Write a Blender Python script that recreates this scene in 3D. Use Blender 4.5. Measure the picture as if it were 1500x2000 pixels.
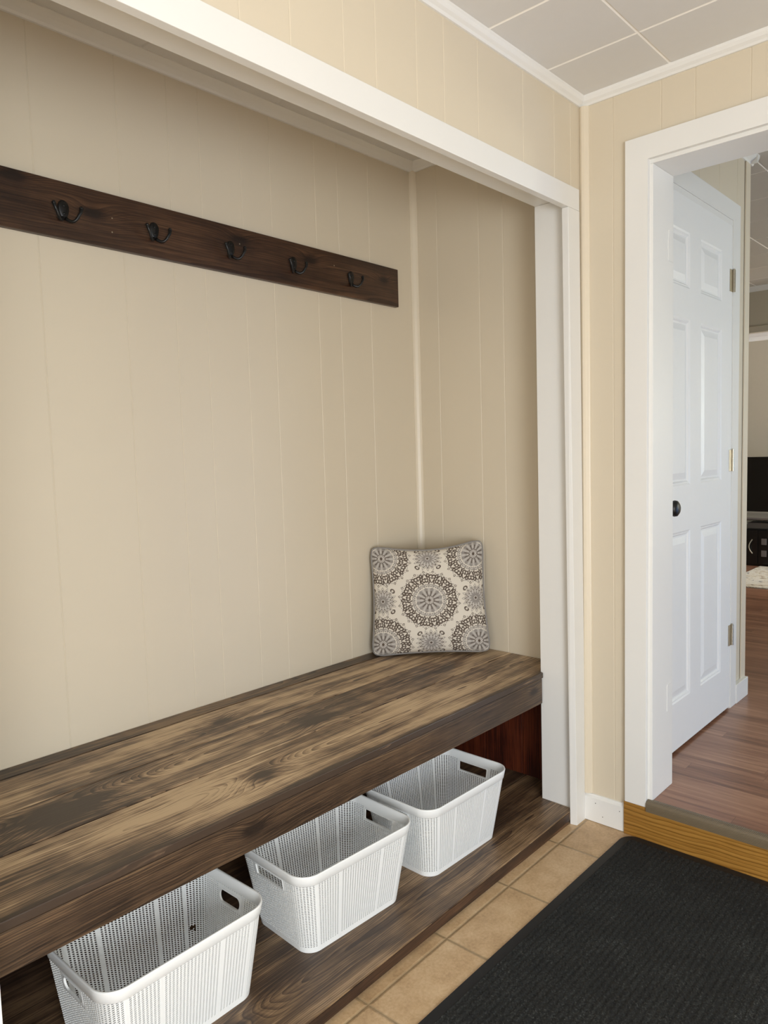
import bpy, bmesh, math, random
from mathutils import Vector, Matrix

random.seed(7)
for o in list(bpy.data.objects):
    bpy.data.objects.remove(o)
SC = bpy.context.scene
COL = SC.collection

# ------------------------------------------------------------------ camera
cam_data = bpy.data.cameras.new('camera')
cam = bpy.data.objects.new('camera', cam_data)
COL.objects.link(cam)
CF = Vector((0.73349655, 0.67480264, -0.08138925))
CR = Vector((0.67507308, -0.73720689, -0.02832533))
CU = Vector((0.07911473, 0.03416716, 0.99627981))
m = Matrix.Identity(4)
for i in range(3):
    m[i][0], m[i][1], m[i][2] = CR[i], CU[i], -CF[i]
m[0][3], m[1][3], m[2][3] = -2.2805, -1.1851, 1.2906
cam.matrix_world = m
cam_data.sensor_fit = 'VERTICAL'
cam_data.sensor_height = 36.0
cam_data.lens = 1442.1 / 2000.0 * 36.0
cam_data.clip_start = 0.02
SC.camera = cam

# ------------------------------------------------------------------ light
def srgb(r, g, b):
    f = lambda c: (c / 255 / 12.92) if c <= 10.3 else ((c / 255 + 0.055) / 1.055) ** 2.4
    return (f(r), f(g), f(b), 1.0)

w = bpy.data.worlds.new('daylight')
SC.world = w
w.use_nodes = True
w.node_tree.nodes['Background'].inputs[0].default_value = (0.75, 0.85, 1.0, 1)
w.node_tree.nodes['Background'].inputs[1].default_value = 0.6

def area(name, loc, target, sx, sy, power, color):
    d = bpy.data.lights.new(name, 'AREA')
    d.shape = 'RECTANGLE'; d.size = sx; d.size_y = sy
    d.energy = power; d.color = color
    o = bpy.data.objects.new(name, d)
    COL.objects.link(o)
    o.location = loc
    o.rotation_euler = (Vector(target) - Vector(loc)).to_track_quat('-Z', 'Z').to_euler()
    return o

# daylight arriving through the entry room's glazed door and window, and the hall's glazed door, then two added fills
area('window_light_front', (-2.75, -2.80, 1.0), (-1.45, 0.7, -0.55), 1.3, 1.3, 92, (0.905, 0.955, 1.0))
area('window_light_left', (-3.66, -1.0, 1.45), (0, -1.0, 1.45), 1.3, 1.1, 15, (1.0, 0.94, 0.84))
area('window_light_hall', (1.9, -2.95, 0.7), (1.5, 0, 0.2), 1.5, 1.0, 18, (0.20, 0.47, 1.0))
area('fill_light_hall', (3.2, -2.92, 1.55), (3.4, 0, 2.3), 0.8, 0.9, 38, (0.96, 1.0, 0.84))  # added neutral fill for the hall, no known window here
area('fill_light_living', (4.85, -2.95, 1.2), (4.85, 0, 1.2), 1.3, 1.3, 215, (0.98, 1.0, 1.0))  # added fill that brightens the far living room wall

SC.view_settings.view_transform = 'Standard'
SC.view_settings.look = 'None'
SC.view_settings.gamma = 1.0
SC.view_settings.use_curve_mapping = False
SC.view_settings.exposure = 0.0

# ------------------------------------------------------------------ materials
class NT:
    """small helper around a node tree"""
    def __init__(self, name):
        self.m = bpy.data.materials.new(name)
        self.m.use_nodes = True
        self.t = self.m.node_tree
        self.b = self.t.nodes['Principled BSDF']
    def n(self, typ, **kw):
        nd = self.t.nodes.new(typ)
        for k, v in kw.items():
            setattr(nd, k, v)
        return nd
    def l(self, a, b):
        self.t.links.new(a, b)
    def val(self, x, sock):
        if isinstance(x, (int, float)):
            sock.default_value = x
        elif isinstance(x, (tuple, list)):
            sock.default_value = x
        else:
            self.l(x, sock)
    def math(self, op, a, b=0.0, c=0.0, clamp=False):
        nd = self.n('ShaderNodeMath', operation=op, use_clamp=clamp)
        self.val(a, nd.inputs[0]); self.val(b, nd.inputs[1]); self.val(c, nd.inputs[2])
        return nd.outputs[0]
    def vmath(self, op, a, b=(0, 0, 0)):
        nd = self.n('ShaderNodeVectorMath', operation=op)
        self.val(a, nd.inputs[0]); self.val(b, nd.inputs[1])
        return nd.outputs['Value'] if op in ('LENGTH', 'DISTANCE', 'DOT_PRODUCT') else nd.outputs[0]
    def noise(self, vec, scale, detail=2.0, rough=0.5, dim='3D'):
        nd = self.n('ShaderNodeTexNoise', noise_dimensions=dim)
        nd.inputs['Scale'].default_value = scale
        nd.inputs['Detail'].default_value = detail
        nd.inputs['Roughness'].default_value = rough
        if dim == '1D':
            self.val(vec, nd.inputs['W'])
        else:
            self.val(vec, nd.inputs['Vector'])
        return nd.outputs['Fac'], nd.outputs['Color']
    def ramp(self, fac, stops, interp='LINEAR'):
        nd = self.n('ShaderNodeValToRGB')
        nd.color_ramp.interpolation = interp
        els = nd.color_ramp.elements
        while len(els) < len(stops):
            els.new(0.5)
        for e, (p, c) in zip(els, stops):
            e.position = p
            e.color = c if len(c) == 4 else (*c, 1)
        self.l(fac, nd.inputs[0])
        return nd.outputs[0]
    def mix(self, fac, a, b, mode='MIX'):
        nd = self.n('ShaderNodeMix', data_type='RGBA', blend_type=mode)
        self.val(fac, nd.inputs['Factor'])
        self.val(a, nd.inputs['A']) if False else None
        for s, v in ((nd.inputs[6], a), (nd.inputs[7], b)):
            self.val(v, s)
        return nd.outputs[2]
    def obj(self):
        return self.n('ShaderNodeTexCoord').outputs['Object']
    def scale(self, vec, s):
        return self.vmath('MULTIPLY', vec, s)
    def bump(self, h, strength, dist):
        nd = self.n('ShaderNodeBump')
        nd.inputs['Strength'].default_value = strength
        nd.inputs['Distance'].default_value = dist
        self.l(h, nd.inputs['Height'])
        self.l(nd.outputs[0], self.b.inputs['Normal'])
    def color(self, c):
        self.val(c, self.b.inputs['Base Color'])
    def rough(self, r):
        self.val(r, self.b.inputs['Roughness'])

def plain(name, col, rough=0.5, metal=0.0, noise=0.04, nscale=40, bump=0.0, bscale=200, bvec=(1, 1, 1)):
    k = NT(name)
    co = k.obj()
    f, _ = k.noise(co, nscale, 3)
    a = tuple(c * (1 - noise) for c in col[:3]) + (1,)
    b = tuple(min(1, c * (1 + noise)) for c in col[:3]) + (1,)
    k.color(k.mix(f, a, b))
    k.rough(rough)
    k.b.inputs['Metallic'].default_value = metal
    if bump:
        h, _ = k.noise(k.scale(co, bvec), bscale, 2)
        k.bump(h, bump, 0.001)
    return k.m

def wood(name, stops, axis='X', seed=0.0, knots=(), rough=0.5, ring=230.0, center=(0.05, -0.09), warp=0.02,
         blotch=0.6, fiber=0.5, bump=0.35, lo=0.28, hi=0.72, edge=None, latew=0.24, pore=0.11, tone=0.0):
    """sawn board: growth rings about a pith line along the grain, bent around knots, plus pores and stain"""
    k = NT(name)
    co = k.obj()
    if axis != 'X':
        sp = k.n('ShaderNodeSeparateXYZ'); k.l(co, sp.inputs[0])
        cb = k.n('ShaderNodeCombineXYZ')
        order = {'Y': (1, 0, 2), 'Z': (2, 1, 0)}[axis]
        for i, j in enumerate(order):
            k.l(sp.outputs[j], cb.inputs[i])
        co = cb.outputs[0]
    sv = (seed * 1.37, seed * 0.71, seed * 0.43)
    base = k.vmath('ADD', co, sv)
    # slow wander of the grain
    _, wc = k.noise(k.scale(base, (1.6, 5.0, 5.0)), 1.0, 3, 0.55)
    wv = k.vmath('MULTIPLY', k.vmath('SUBTRACT', wc, (0.5, 0.5, 0.5)), (0, warp * 2.2, warp * 2.2))
    cen = k.vmath('ADD', k.vmath('MULTIPLY', co, (0.035, 1, 1)), wv)
    # pith line position (relative to the board)
    rv = k.vmath('MULTIPLY', k.vmath('SUBTRACT', cen, (0, center[0], center[1])), (0.6, 1, 1))
    r = k.vmath('LENGTH', rv)
    dark_k = None
    for kx, ky, kz, s in knots:
        d = k.vmath('LENGTH', k.vmath('MULTIPLY', k.vmath('SUBTRACT', co, (kx, ky, kz)), (0.42, 1, 1)))
        q = k.math('DIVIDE', d, s)
        g = k.math('POWER', 2.718, k.math('MULTIPLY', k.math('MULTIPLY', q, q), -0.35))
        r = k.math('ADD', r, k.math('MULTIPLY', g, s * 1.3))
        g2 = k.math('POWER', 2.718, k.math('MULTIPLY', k.math('MULTIPLY', q, q), -2.2))
        dark_k = g2 if dark_k is None else k.math('MAXIMUM', dark_k, g2)
    n1, _ = k.noise(k.math('MULTIPLY', r, ring), 1.5, 3, 0.6, '1D')
    saw = k.math('FRACT', k.math('ADD', k.math('MULTIPLY', r, ring * 1.35), k.math('MULTIPLY', n1, 0.8)))
    late = k.math('POWER', saw, 3.0)
    fib, _ = k.noise(k.scale(base, (7, 190, 190)), 1.0, 3, 0.6)
    blo, _ = k.noise(k.scale(base, (2.2, 9, 9)), 1.0, 4, 0.6)
    blo2, _ = k.noise(k.scale(base, (26, 6, 6)), 1.0, 2, 0.5)
    v = k.math('MULTIPLY', k.math('SUBTRACT', n1, 0.5), 0.44)
    v = k.math('ADD', v, k.math('MULTIPLY', k.math('SUBTRACT', 0.25, late), latew))
    v = k.math('ADD', v, k.math('MULTIPLY', k.math('SUBTRACT', fib, 0.5), fiber * 1.1))
    v = k.math('ADD', v, k.math('MULTIPLY', k.math('SUBTRACT', blo, 0.5), blotch * 1.9))
    v = k.math('ADD', v, k.math('MULTIPLY', k.math('SUBTRACT', blo2, 0.5), blotch * 0.25))
    stk, _ = k.noise(k.vmath('ADD', k.scale(base, (3.2, 30, 30)), k.vmath('MULTIPLY', wv, (0, 22, 22))), 1.0, 3, 0.6)
    v = k.math('ADD', v, k.math('MULTIPLY', k.math('SUBTRACT', stk, 0.5), blotch * 1.1))
    pn, _ = k.noise(k.vmath('ADD', k.scale(base, (4.5, 300, 300)), k.vmath('MULTIPLY', wv, (0, 150, 150))), 1.0, 2, 0.55)
    pl_ = k.math('MINIMUM', k.math('MAXIMUM', k.math('MULTIPLY', k.math('SUBTRACT', pn, 0.53), 9.0), 0.0), 1.0)
    v = k.math('SUBTRACT', v, k.math('MULTIPLY', pl_, pore))
    v = k.math('ADD', v, 0.5 + tone + pore * 0.35)
    if dark_k is not None:
        v = k.math('SUBTRACT', v, k.math('MULTIPLY', dark_k, 0.65))
    if edge is not None:       # darker stain taken up along the worn front edge
        sy = k.n('ShaderNodeSeparateXYZ'); k.l(k.vmath('ADD', co, k.scale(wv, (0, 0.6, 0))), sy.inputs[0])
        ed = k.math('MULTIPLY', k.math('SUBTRACT', edge[0] + edge[1], sy.outputs[1]), 1.0 / edge[1], clamp=False)
        ed = k.math('MINIMUM', k.math('MAXIMUM', ed, 0.0), 1.0)
        v = k.math('SUBTRACT', v, k.math('MULTIPLY', ed, edge[2]))
    n = len(stops)
    k.color(k.ramp(v, [(lo + (hi - lo) * i / (n - 1), s) for i, s in enumerate(stops)]))
    k.val(rough, k.b.inputs['Roughness'])
    h = k.math('ADD', k.math('MULTIPLY', saw, 0.5), k.math('MULTIPLY', fib, 0.8))
    k.bump(h, bump, 0.0012)
    return k.m

WALL = plain('cream_panel_paint', srgb(214, 202, 180), 0.45, noise=0.02, nscale=3, bump=0.06, bscale=120, bvec=(1, 1, 0.25))
PALE = plain('pale_wall_paint', srgb(228, 229, 230), 0.5, noise=0.02)  # for unseen walls, kept neutral to cut warm bounce light
TRIM = plain('white_trim_paint', srgb(231, 230, 226), 0.35, noise=0.012, nscale=6, bump=0.12, bscale=60, bvec=(3, 3, 0.5))
TRIMX = plain('white_trim_paint_long', srgb(231, 230, 226), 0.35, noise=0.012, nscale=6, bump=0.12, bscale=60, bvec=(0.5, 3, 3))
CORNERM = plain('cream_trim_paint', srgb(219, 207, 185), 0.4, noise=0.01)
CEIL = plain('ceiling_tile_paint', srgb(222, 221, 219), 0.7, noise=0.015, nscale=30, bump=0.15, bscale=400)
DARKGAP = plain('dark_gap', srgb(45, 35, 28), 0.9)
BLACK = plain('black_iron', srgb(11, 11, 12), 0.42, noise=0.05, bump=0.1, bscale=300)
NICKEL = plain('satin_nickel', srgb(190, 182, 165), 0.32, metal=1.0, noise=0.03)

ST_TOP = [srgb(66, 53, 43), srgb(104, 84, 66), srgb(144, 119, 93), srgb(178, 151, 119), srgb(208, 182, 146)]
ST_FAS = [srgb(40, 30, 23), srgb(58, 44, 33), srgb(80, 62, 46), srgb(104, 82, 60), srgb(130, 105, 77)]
ST_RAIL = [srgb(30, 19, 15), srgb(44, 28, 20), srgb(62, 41, 28), srgb(84, 58, 40), srgb(110, 80, 56)]
ST_OAK = [srgb(104, 68, 22), srgb(128, 88, 32), srgb(150, 106, 44), srgb(166, 122, 56)]

# ------------------------------------------------------------------ mesh helpers
def obj(name, bm, mats, parent=None, smooth=False, world=True):
    me = bpy.data.meshes.new(name)
    bmesh.ops.recalc_face_normals(bm, faces=bm.faces[:])
    bm.to_mesh(me); bm.free()
    for mm in (mats if isinstance(mats, (list, tuple)) else [mats]):
        me.materials.append(mm)
    if smooth:
        for p in me.polygons:
            p.use_smooth = True
    o = bpy.data.objects.new(name, me)
    COL.objects.link(o)
    if parent is not None:
        o.parent = parent
        if world:      # keep mesh coordinates as world coordinates under a moved Empty
            off = Vector((0, 0, 0))
            q = parent
            while q is not None:
                off += q.location
                q = q.parent
            o.location = -off
    return o

def thing(name, loc, label, cat, group=None):
    o = bpy.data.objects.new(name, None)
    o.empty_display_size = 0.1
    COL.objects.link(o)
    o.location = loc
    return tag(o, label, cat, group)

def tag(o, label, cat, group=None):
    o['label'] = label; o['category'] = cat
    if group: o['group'] = group
    return o

def struct(o, label=None, cat=None):
    o['kind'] = 'structure'
    if label: o['label'] = label
    if cat: o['category'] = cat
    return o

def box(bm, x0, x1, y0, y1, z0, z1, bev=0.0, mat=0, seg=2):
    vs = [bm.verts.new((x, y, z)) for x in (x0, x1) for y in (y0, y1) for z in (z0, z1)]
    idx = [(0, 1, 3, 2), (4, 6, 7, 5), (0, 4, 5, 1), (2, 3, 7, 6), (0, 2, 6, 4), (1, 5, 7, 3)]
    fs = [bm.faces.new([vs[i] for i in f]) for f in idx]
    for f in fs: f.material_index = mat
    if bev:
        es = list({e for f in fs for e in f.edges})
        r = bmesh.ops.bevel(bm, geom=es, offset=bev, segments=seg, affect='EDGES', profile=0.5)
        for f in r['faces']: f.material_index = mat
    return vs

def prism(bm, poly, lift, bev=0.0, mat=0):
    """poly: list of 3D points of one face, lift: extrusion vector"""
    lift = Vector(lift)
    a = [bm.verts.new(p) for p in poly]
    b = [bm.verts.new(Vector(p) + lift) for p in poly]
    n = len(poly)
    fs = [bm.faces.new(a[::-1]), bm.faces.new(b)]
    for i in range(n):
        fs.append(bm.faces.new((a[i], a[(i + 1) % n], b[(i + 1) % n], b[i])))
    for f in fs: f.material_index = mat
    if bev:
        es = list({e for f in fs for e in f.edges})
        bmesh.ops.bevel(bm, geom=es, offset=bev, segments=2, affect='EDGES', profile=0.5)

def hexa(bm, pts, bev=0.0):
    """8 points: bottom 4 ccw then top 4 ccw"""
    vs = [bm.verts.new(p) for p in pts]
    fs = [bm.faces.new([vs[i] for i in f]) for f in
          ((3, 2, 1, 0), (4, 5, 6, 7), (0, 1, 5, 4), (1, 2, 6, 5), (2, 3, 7, 6), (3, 0, 4, 7))]
    if bev:
        es = list({e for f in fs for e in f.edges})
        bmesh.ops.bevel(bm, geom=es, offset=bev, segments=2, affect='EDGES', profile=0.5)

def tube(bm, pts, rad, n=10, closed=False, caps=True):
    pts = [Vector(p) for p in pts]
    N = len(pts)
    rads = rad if isinstance(rad, (list, tuple)) else [rad] * N
    rings = []
    up = Vector((0, 0, 1))
    prev = None
    for i in range(N):
        if closed:
            t = pts[(i + 1) % N] - pts[i - 1]
        else:
            t = pts[min(i + 1, N - 1)] - pts[max(i - 1, 0)]
        t.normalize()
        if prev is None:
            u = t.orthogonal().normalized() if abs(t.dot(up)) > 0.95 else (up - t * up.dot(t)).normalized()
        else:
            u = (prev - t * prev.dot(t)).normalized()
        prev = u
        v = t.cross(u)
        rings.append([bm.verts.new(pts[i] + (u * math.cos(2 * math.pi * k / n) + v * math.sin(2 * math.pi * k / n)) * rads[i]) for k in range(n)])
    M = N if closed else N - 1
    for i in range(M):
        a, b = rings[i], rings[(i + 1) % N]
        for k in range(n):
            bm.faces.new((a[k], a[(k + 1) % n], b[(k + 1) % n], b[k]))
    if not closed and caps:
        bm.faces.new(rings[0][::-1]); bm.faces.new(rings[-1])

def lathe(bm, prof, center, axis, n=28):
    """prof: (radius, along) pairs about an axis"""
    axis = Vector(axis).normalized(); u = axis.orthogonal().normalized(); v = axis.cross(u)
    c = Vector(center)
    rings = []
    for r, a in prof:
        if r < 1e-6:
            rings.append([bm.verts.new(c + axis * a)])
        else:
            rings.append([bm.verts.new(c + axis * a + (u * math.cos(2 * math.pi * k / n) + v * math.sin(2 * math.pi * k / n)) * r) for k in range(n)])
    for a, b in zip(rings, rings[1:]):
        for k in range(n):
            k2 = (k + 1) % n
            if len(a) == 1 and len(b) == 1: continue
            if len(a) == 1: bm.faces.new((a[0], b[k], b[k2]))
            elif len(b) == 1: bm.faces.new((a[k], b[0], a[k2]))
            else: bm.faces.new((a[k], b[k], b[k2], a[k2]))

def sweep(bm, prof, p0, p1, out, up=(0, 0, 1)):
    """profile points (o, u) in the out / up directions, carried from p0 to p1, closed with caps"""
    out = Vector(out); up = Vector(up); p0 = Vector(p0); p1 = Vector(p1)
    a = [bm.verts.new(p0 + out * o + up * u) for o, u in prof]
    b = [bm.verts.new(p1 + out * o + up * u) for o, u in prof]
    n = len(prof)
    for i in range(n):
        bm.faces.new((a[i], a[(i + 1) % n], b[(i + 1) % n], b[i]))
    bm.faces.new(a[::-1]); bm.faces.new(b)

def panel_wall(name, org, dirv, nrm, rects, grooves, mat, thick=0.06, gw=0.0040, gd=0.0012):
    """grooved sheet panelling: strips with V grooves on the face, a plain back.
    rects (s0, s1, z0, z1) along dirv; grooves: s positions"""
    bm = bmesh.new()
    org = Vector(org); d = Vector(dirv); nv = Vector(nrm)
    for s0, s1, z0, z1 in rects:
        prof = [(s0, 0.0)]
        for g in sorted(grooves):
            if s0 + 0.01 < g < s1 - 0.01:
                prof += [(g - gw / 2, 0), (g - gw / 5, -gd), (g + gw / 5, -gd), (g + gw / 2, 0)]
        prof.append((s1, 0.0))
        prof += [(s1, -thick), (s0, -thick)]
        lo = [bm.verts.new(org + d * s + nv * h + Vector((0, 0, z0))) for s, h in prof]
        hi = [bm.verts.new(org + d * s + nv * h + Vector((0, 0, z1))) for s, h in prof]
        n = len(prof)
        for i in range(n):
            bm.faces.new((lo[i], lo[(i + 1) % n], hi[(i + 1) % n], hi[i]))
        bm.faces.new(lo[::-1]); bm.faces.new(hi)
    return obj(name, bm, mat)

# ------------------------------------------------------------------ dimensions
HB = 2.3748          # underside of the crown in the entry room
HCEIL = 2.402        # entry ceiling
ALC_C = 2.4335       # alcove ceiling
D = 0.7876           # alcove back wall
XA = 0.0869          # alcove end wall
XL = -2.05           # alcove other end wall
ZF = 0.1317          # hall floor
HALLC = 2.53
YD = -0.153          # face of the closet door in the hall

# ------------------------------------------------------------------ setting: entry room shell
tile_ang = -0.015
k = NT('tan_floor_tile')
co = k.obj()
mp = k.n('ShaderNodeMapping'); k.l(co, mp.inputs[0])
mp.inputs['Location'].default_value = (0.2126 + 0.305 * 20, 0.0125 + 0.305 * 20, 0)
mp.inputs['Rotation'].default_value = (0, 0, tile_ang)
sp = k.n('ShaderNodeSeparateXYZ'); k.l(mp.outputs[0], sp.inputs[0])
def edge(s):
    f = k.math('FRACT', k.math('DIVIDE', s, 0.305))
    return k.math('MINIMUM', f, k.math('SUBTRACT', 1.0, f))
wob, _ = k.noise(co, 30, 3)
e = k.math('ADD', k.math('MINIMUM', edge(sp.outputs[0]), edge(sp.outputs[1])), k.math('MULTIPLY', k.math('SUBTRACT', wob, 0.5), 0.006))
grout = k.math('SMOOTH_MIN', k.math('MULTIPLY', e, 46.0), 1.0, 0.3)
cellx = k.math('FLOOR', k.math('DIVIDE', sp.outputs[0], 0.305)); celly = k.math('FLOOR', k.math('DIVIDE', sp.outputs[1], 0.305))
cb = k.n('ShaderNodeCombineXYZ'); k.l(cellx, cb.inputs[0]); k.l(celly, cb.inputs[1])
wn = k.n('ShaderNodeTexWhiteNoise'); k.l(cb.outputs[0], wn.inputs['Vector'])
m1, _ = k.noise(co, 14, 4, 0.6); m2, _ = k.noise(co, 120, 3, 0.65)
mv = k.math('ADD', k.math('ADD', k.math('MULTIPLY', m1, 0.6), k.math('MULTIPLY', m2, 0.45)), k.math('MULTIPLY', wn.outputs['Value'], 0.08))
tcol = k.ramp(mv, [(0.34, srgb(168, 138, 102)), (0.55, srgb(196, 165, 126)), (0.75, srgb(214, 187, 150))])
gcol = k.mix(m2, srgb(140, 118, 88), srgb(172, 150, 116))
k.color(k.mix(grout, gcol, tcol)); k.rough(0.42)
k.bump(k.math('ADD', k.math('MULTIPLY', grout, 1.0), k.math('MULTIPLY', m2, 0.25)), 0.5, 0.003)
TILE = k.m

bm = bmesh.new(); box(bm, -3.75, 0.0, -2.95, D + 0.06, -0.08, 0.0)
struct(obj('floor', bm, TILE), 'tan twelve inch ceramic tile floor of the entry room', 'floor')

# ceilings: square tiles with eased edges
def tiled_ceiling(name, x0, x1, y0, y1, z, ox, oy, mat, pitch=0.305, gap=0.0016, bev=0.0035):
    bm = bmesh.new()
    i0 = math.floor((x0 - ox) / pitch); i1 = math.ceil((x1 - ox) / pitch)
    j0 = math.floor((y0 - oy) / pitch); j1 = math.ceil((y1 - oy) / pitch)
    for i in range(i0, i1):
        for j in range(j0, j1):
            a0 = max(x0, ox + i * pitch + gap / 2); a1 = min(x1, ox + (i + 1) * pitch - gap / 2)
            b0 = max(y0, oy + j * pitch + gap / 2); b1 = min(y1, oy + (j + 1) * pitch - gap / 2)
            if a1 - a0 < 0.012 or b1 - b0 < 0.012: continue
            t = [(a0, b0), (a1, b0), (a1, b1), (a0, b1)]
            u = [(a0 + bev, b0 + bev), (a1 - bev, b0 + bev), (a1 - bev, b1 - bev), (a0 + bev, b1 - bev)]
            T = [bm.verts.new((x, y, z + bev * 0.9)) for x, y in t]; U = [bm.verts.new((x, y, z)) for x, y in u]
            bm.faces.new(U)
            for q in range(4):
                f = bm.faces.new((T[q], T[(q + 1) % 4], U[(q + 1) % 4], U[q])); f.material_index = 1
    box(bm, x0, x1, y0, y1, z + bev * 0.9, z + 0.06, mat=1)
    return obj(name, bm, mat)
SEAM_GLINT = plain('ceiling_seam_highlight', srgb(240, 236, 228), 0.6)  # lighter bevels: the light they catch is painted into the colour
struct(tiled_ceiling('ceiling', -3.75, 0.0, -2.95, 0.0, HCEIL, -0.2470, -0.2985, [CEIL, SEAM_GLINT]), 'square tiled ceiling over the entry room', 'ceiling')
struct(tiled_ceiling('ceiling_alcove', XL, XA, 0.0, D, ALC_C, -0.171, 0.62, [CEIL, CEIL], pitch=0.4765), 'shaded tiled ceiling above the bench alcove', 'ceiling')

# alcove walls
gb = [-1.4279, -1.190, -1.0297, -0.9218, -0.7692, -0.6496, -0.449, -0.339, -0.1772, -1.62, -1.74, -1.90]
struct(panel_wall('wall_back', (0, D, 0), (1, 0, 0), (0, -1, 0), [(XL, XA, 0, ALC_C)], gb, WALL), 'cream grooved panelling behind the bench', 'wall')
struct(panel_wall('wall_alcove_end', (XA, 0, 0), (0, 1, 0), (-1, 0, 0), [(0.0, D, 0, ALC_C)], [0.667, 0.468, 0.361, 0.22], WALL), 'cream grooved panelling at the end of the alcove beside the cushion', 'wall')
struct(panel_wall('wall_alcove_left', (XL, 0, 0), (0, 1, 0), (1, 0, 0), [(0.0, D, 0, ALC_C)], [0.2, 0.45, 0.6], WALL), 'cream panelling at the near end of the alcove', 'wall')
# wall over and beside the opening
gh = [-1.233, -1.0803, -0.9765, -0.8308, -0.7227, -0.5752, -0.3505, -0.1725, -0.0701, -1.36, -1.52, -1.64, -1.82, -1.98, -2.1, -2.26, -2.45, -2.7, -3.0, -3.3]
struct(panel_wall('wall_opening', (0, 0, 0), (1, 0, 0), (0, -1, 0),
                  [(-1.93, -0.05, 2.112, HCEIL + 0.03)], gh, WALL, thick=0.14),
       'cream panelled wall above the alcove opening', 'wall')
struct(panel_wall('wall_opening_near', (0, 0, 0), (1, 0, 0), (0, -1, 0), [(-3.75, -1.93, 0, HCEIL + 0.03)], gh, WALL, thick=0.14), 'cream panelled wall beside the near end of the alcove', 'wall')
struct(panel_wall('wall_opening_far', (0, 0, 0), (1, 0, 0), (0, -1, 0), [(-0.05, 0.0, 0, HCEIL + 0.03)], gh, WALL, thick=0.14), 'narrow cream wall end behind the post', 'wall')
# right wall with the doorway (opening y -1.06 .. -0.238)
DY0, DY1 = -1.085, -0.2385
gr = [-0.1092, -0.262, -0.3626, -0.5135, -0.62, -0.8, -0.95, -1.1, -1.3, -1.45, -1.6, -1.8, -2.0, -2.3, -2.6]
struct(panel_wall('wall_right', (0, 0, 0), (0, 1, 0), (-1, 0, 0),
                  [(DY1 + 0.018, 0.0, 0, HCEIL + 0.03), (DY0 - 0.018, DY1 + 0.018, 2.16, HCEIL + 0.03), (-2.95, DY0 - 0.018, 0, HCEIL + 0.03)],
                  gr, WALL, thick=0.15), 'cream panelled wall around the doorway', 'wall')
# unseen walls behind the camera, with the openings the daylight comes through
struct(panel_wall('wall_left', (-3.75, 0, 0), (0, 1, 0), (1, 0, 0),
                  [(-2.95, -1.65, 0, HCEIL), (-1.65, -0.35, 0, 0.9), (-1.65, -0.35, 2.0, HCEIL), (-0.35, 0, 0, HCEIL)], [-2.6, -2.3, -2.0, -0.2], PALE), 'white wall with a window', 'wall')
struct(panel_wall('wall_front', (0, -2.95, 0), (1, 0, 0), (0, 1, 0),
                  [(-3.75, -3.42, 0, HCEIL), (-3.42, -2.08, 1.56, HCEIL), (-3.42, -2.08, 0, 0.24), (-2.08, 0, 0, HCEIL)], [-3.4, -3.0, -2.6, -2.2, -0.3], PALE), 'white wall with a glazed opening', 'wall')

# ------------------------------------------------------------------ setting: trim of the entry room
CROWN = [(0, 0), (0.006, 0), (0.010, 0.006), (0.017, 0.012), (0.022, 0.020), (0.024, 0.026), (0.024, 0.030), (0, 0.030)]
bm = bmesh.new()
sweep(bm, CROWN, (-3.75, 0, HB), (0, 0, HB), (0, -1, 0))
struct(obj('trim_1', bm, TRIMX), 'white crown moulding above the opening wall', 'trim')
bm = bmesh.new()
sweep(bm, CROWN, (0, -2.95, HB), (0, 0, HB), (-1, 0, 0))
struct(obj('trim_2', bm, TRIM), 'white crown moulding above the doorway wall', 'trim')
ACR = [(0, 0), (0.008, 0), (0.012, 0.006), (0.024, 0.016), (0.034, 0.022), (0.040, 0.026), (0.040, 0.032), (0, 0.032)]
bm = bmesh.new()
sweep(bm, ACR, (XL, D, 2.4045), (XA, D, 2.4045), (0, -1, 0))
struct(obj('trim_3', bm, TRIMX), 'white crown moulding along the top of the alcove back wall', 'trim')
bm = bmesh.new()
sweep(bm, ACR, (XA, 0.0, 2.4045), (XA, D, 2.4045), (-1, 0, 0))
struct(obj('trim_4', bm, TRIM), 'white crown moulding along the top of the alcove end wall', 'trim')
# corner strips
bm = bmesh.new()
q = [(0, 0), (-0.022, 0), (-0.022, -0.003), (-0.018, -0.010), (-0.010, -0.018), (-0.003, -0.022), (0, -0.022)]
prism(bm, [(XA + x, D + y, 0.508) for x, y in q], (0, 0, 1.90))
struct(obj('trim_5', bm, CORNERM), 'cream corner strip where the alcove walls meet', 'trim')
bm = bmesh.new()
q = [(0, 0), (-0.010, 0), (-0.014, -0.004), (-0.016, -0.010), (-0.014, -0.018), (-0.006, -0.026), (-0.004, -0.029), (0, -0.030)]
prism(bm, [(x, y, 0.097) for x, y in q], (0, 0, HB - 0.097))
struct(obj('trim_6', bm, CORNERM), 'cream corner strip between opening wall and doorway wall', 'trim')
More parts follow.
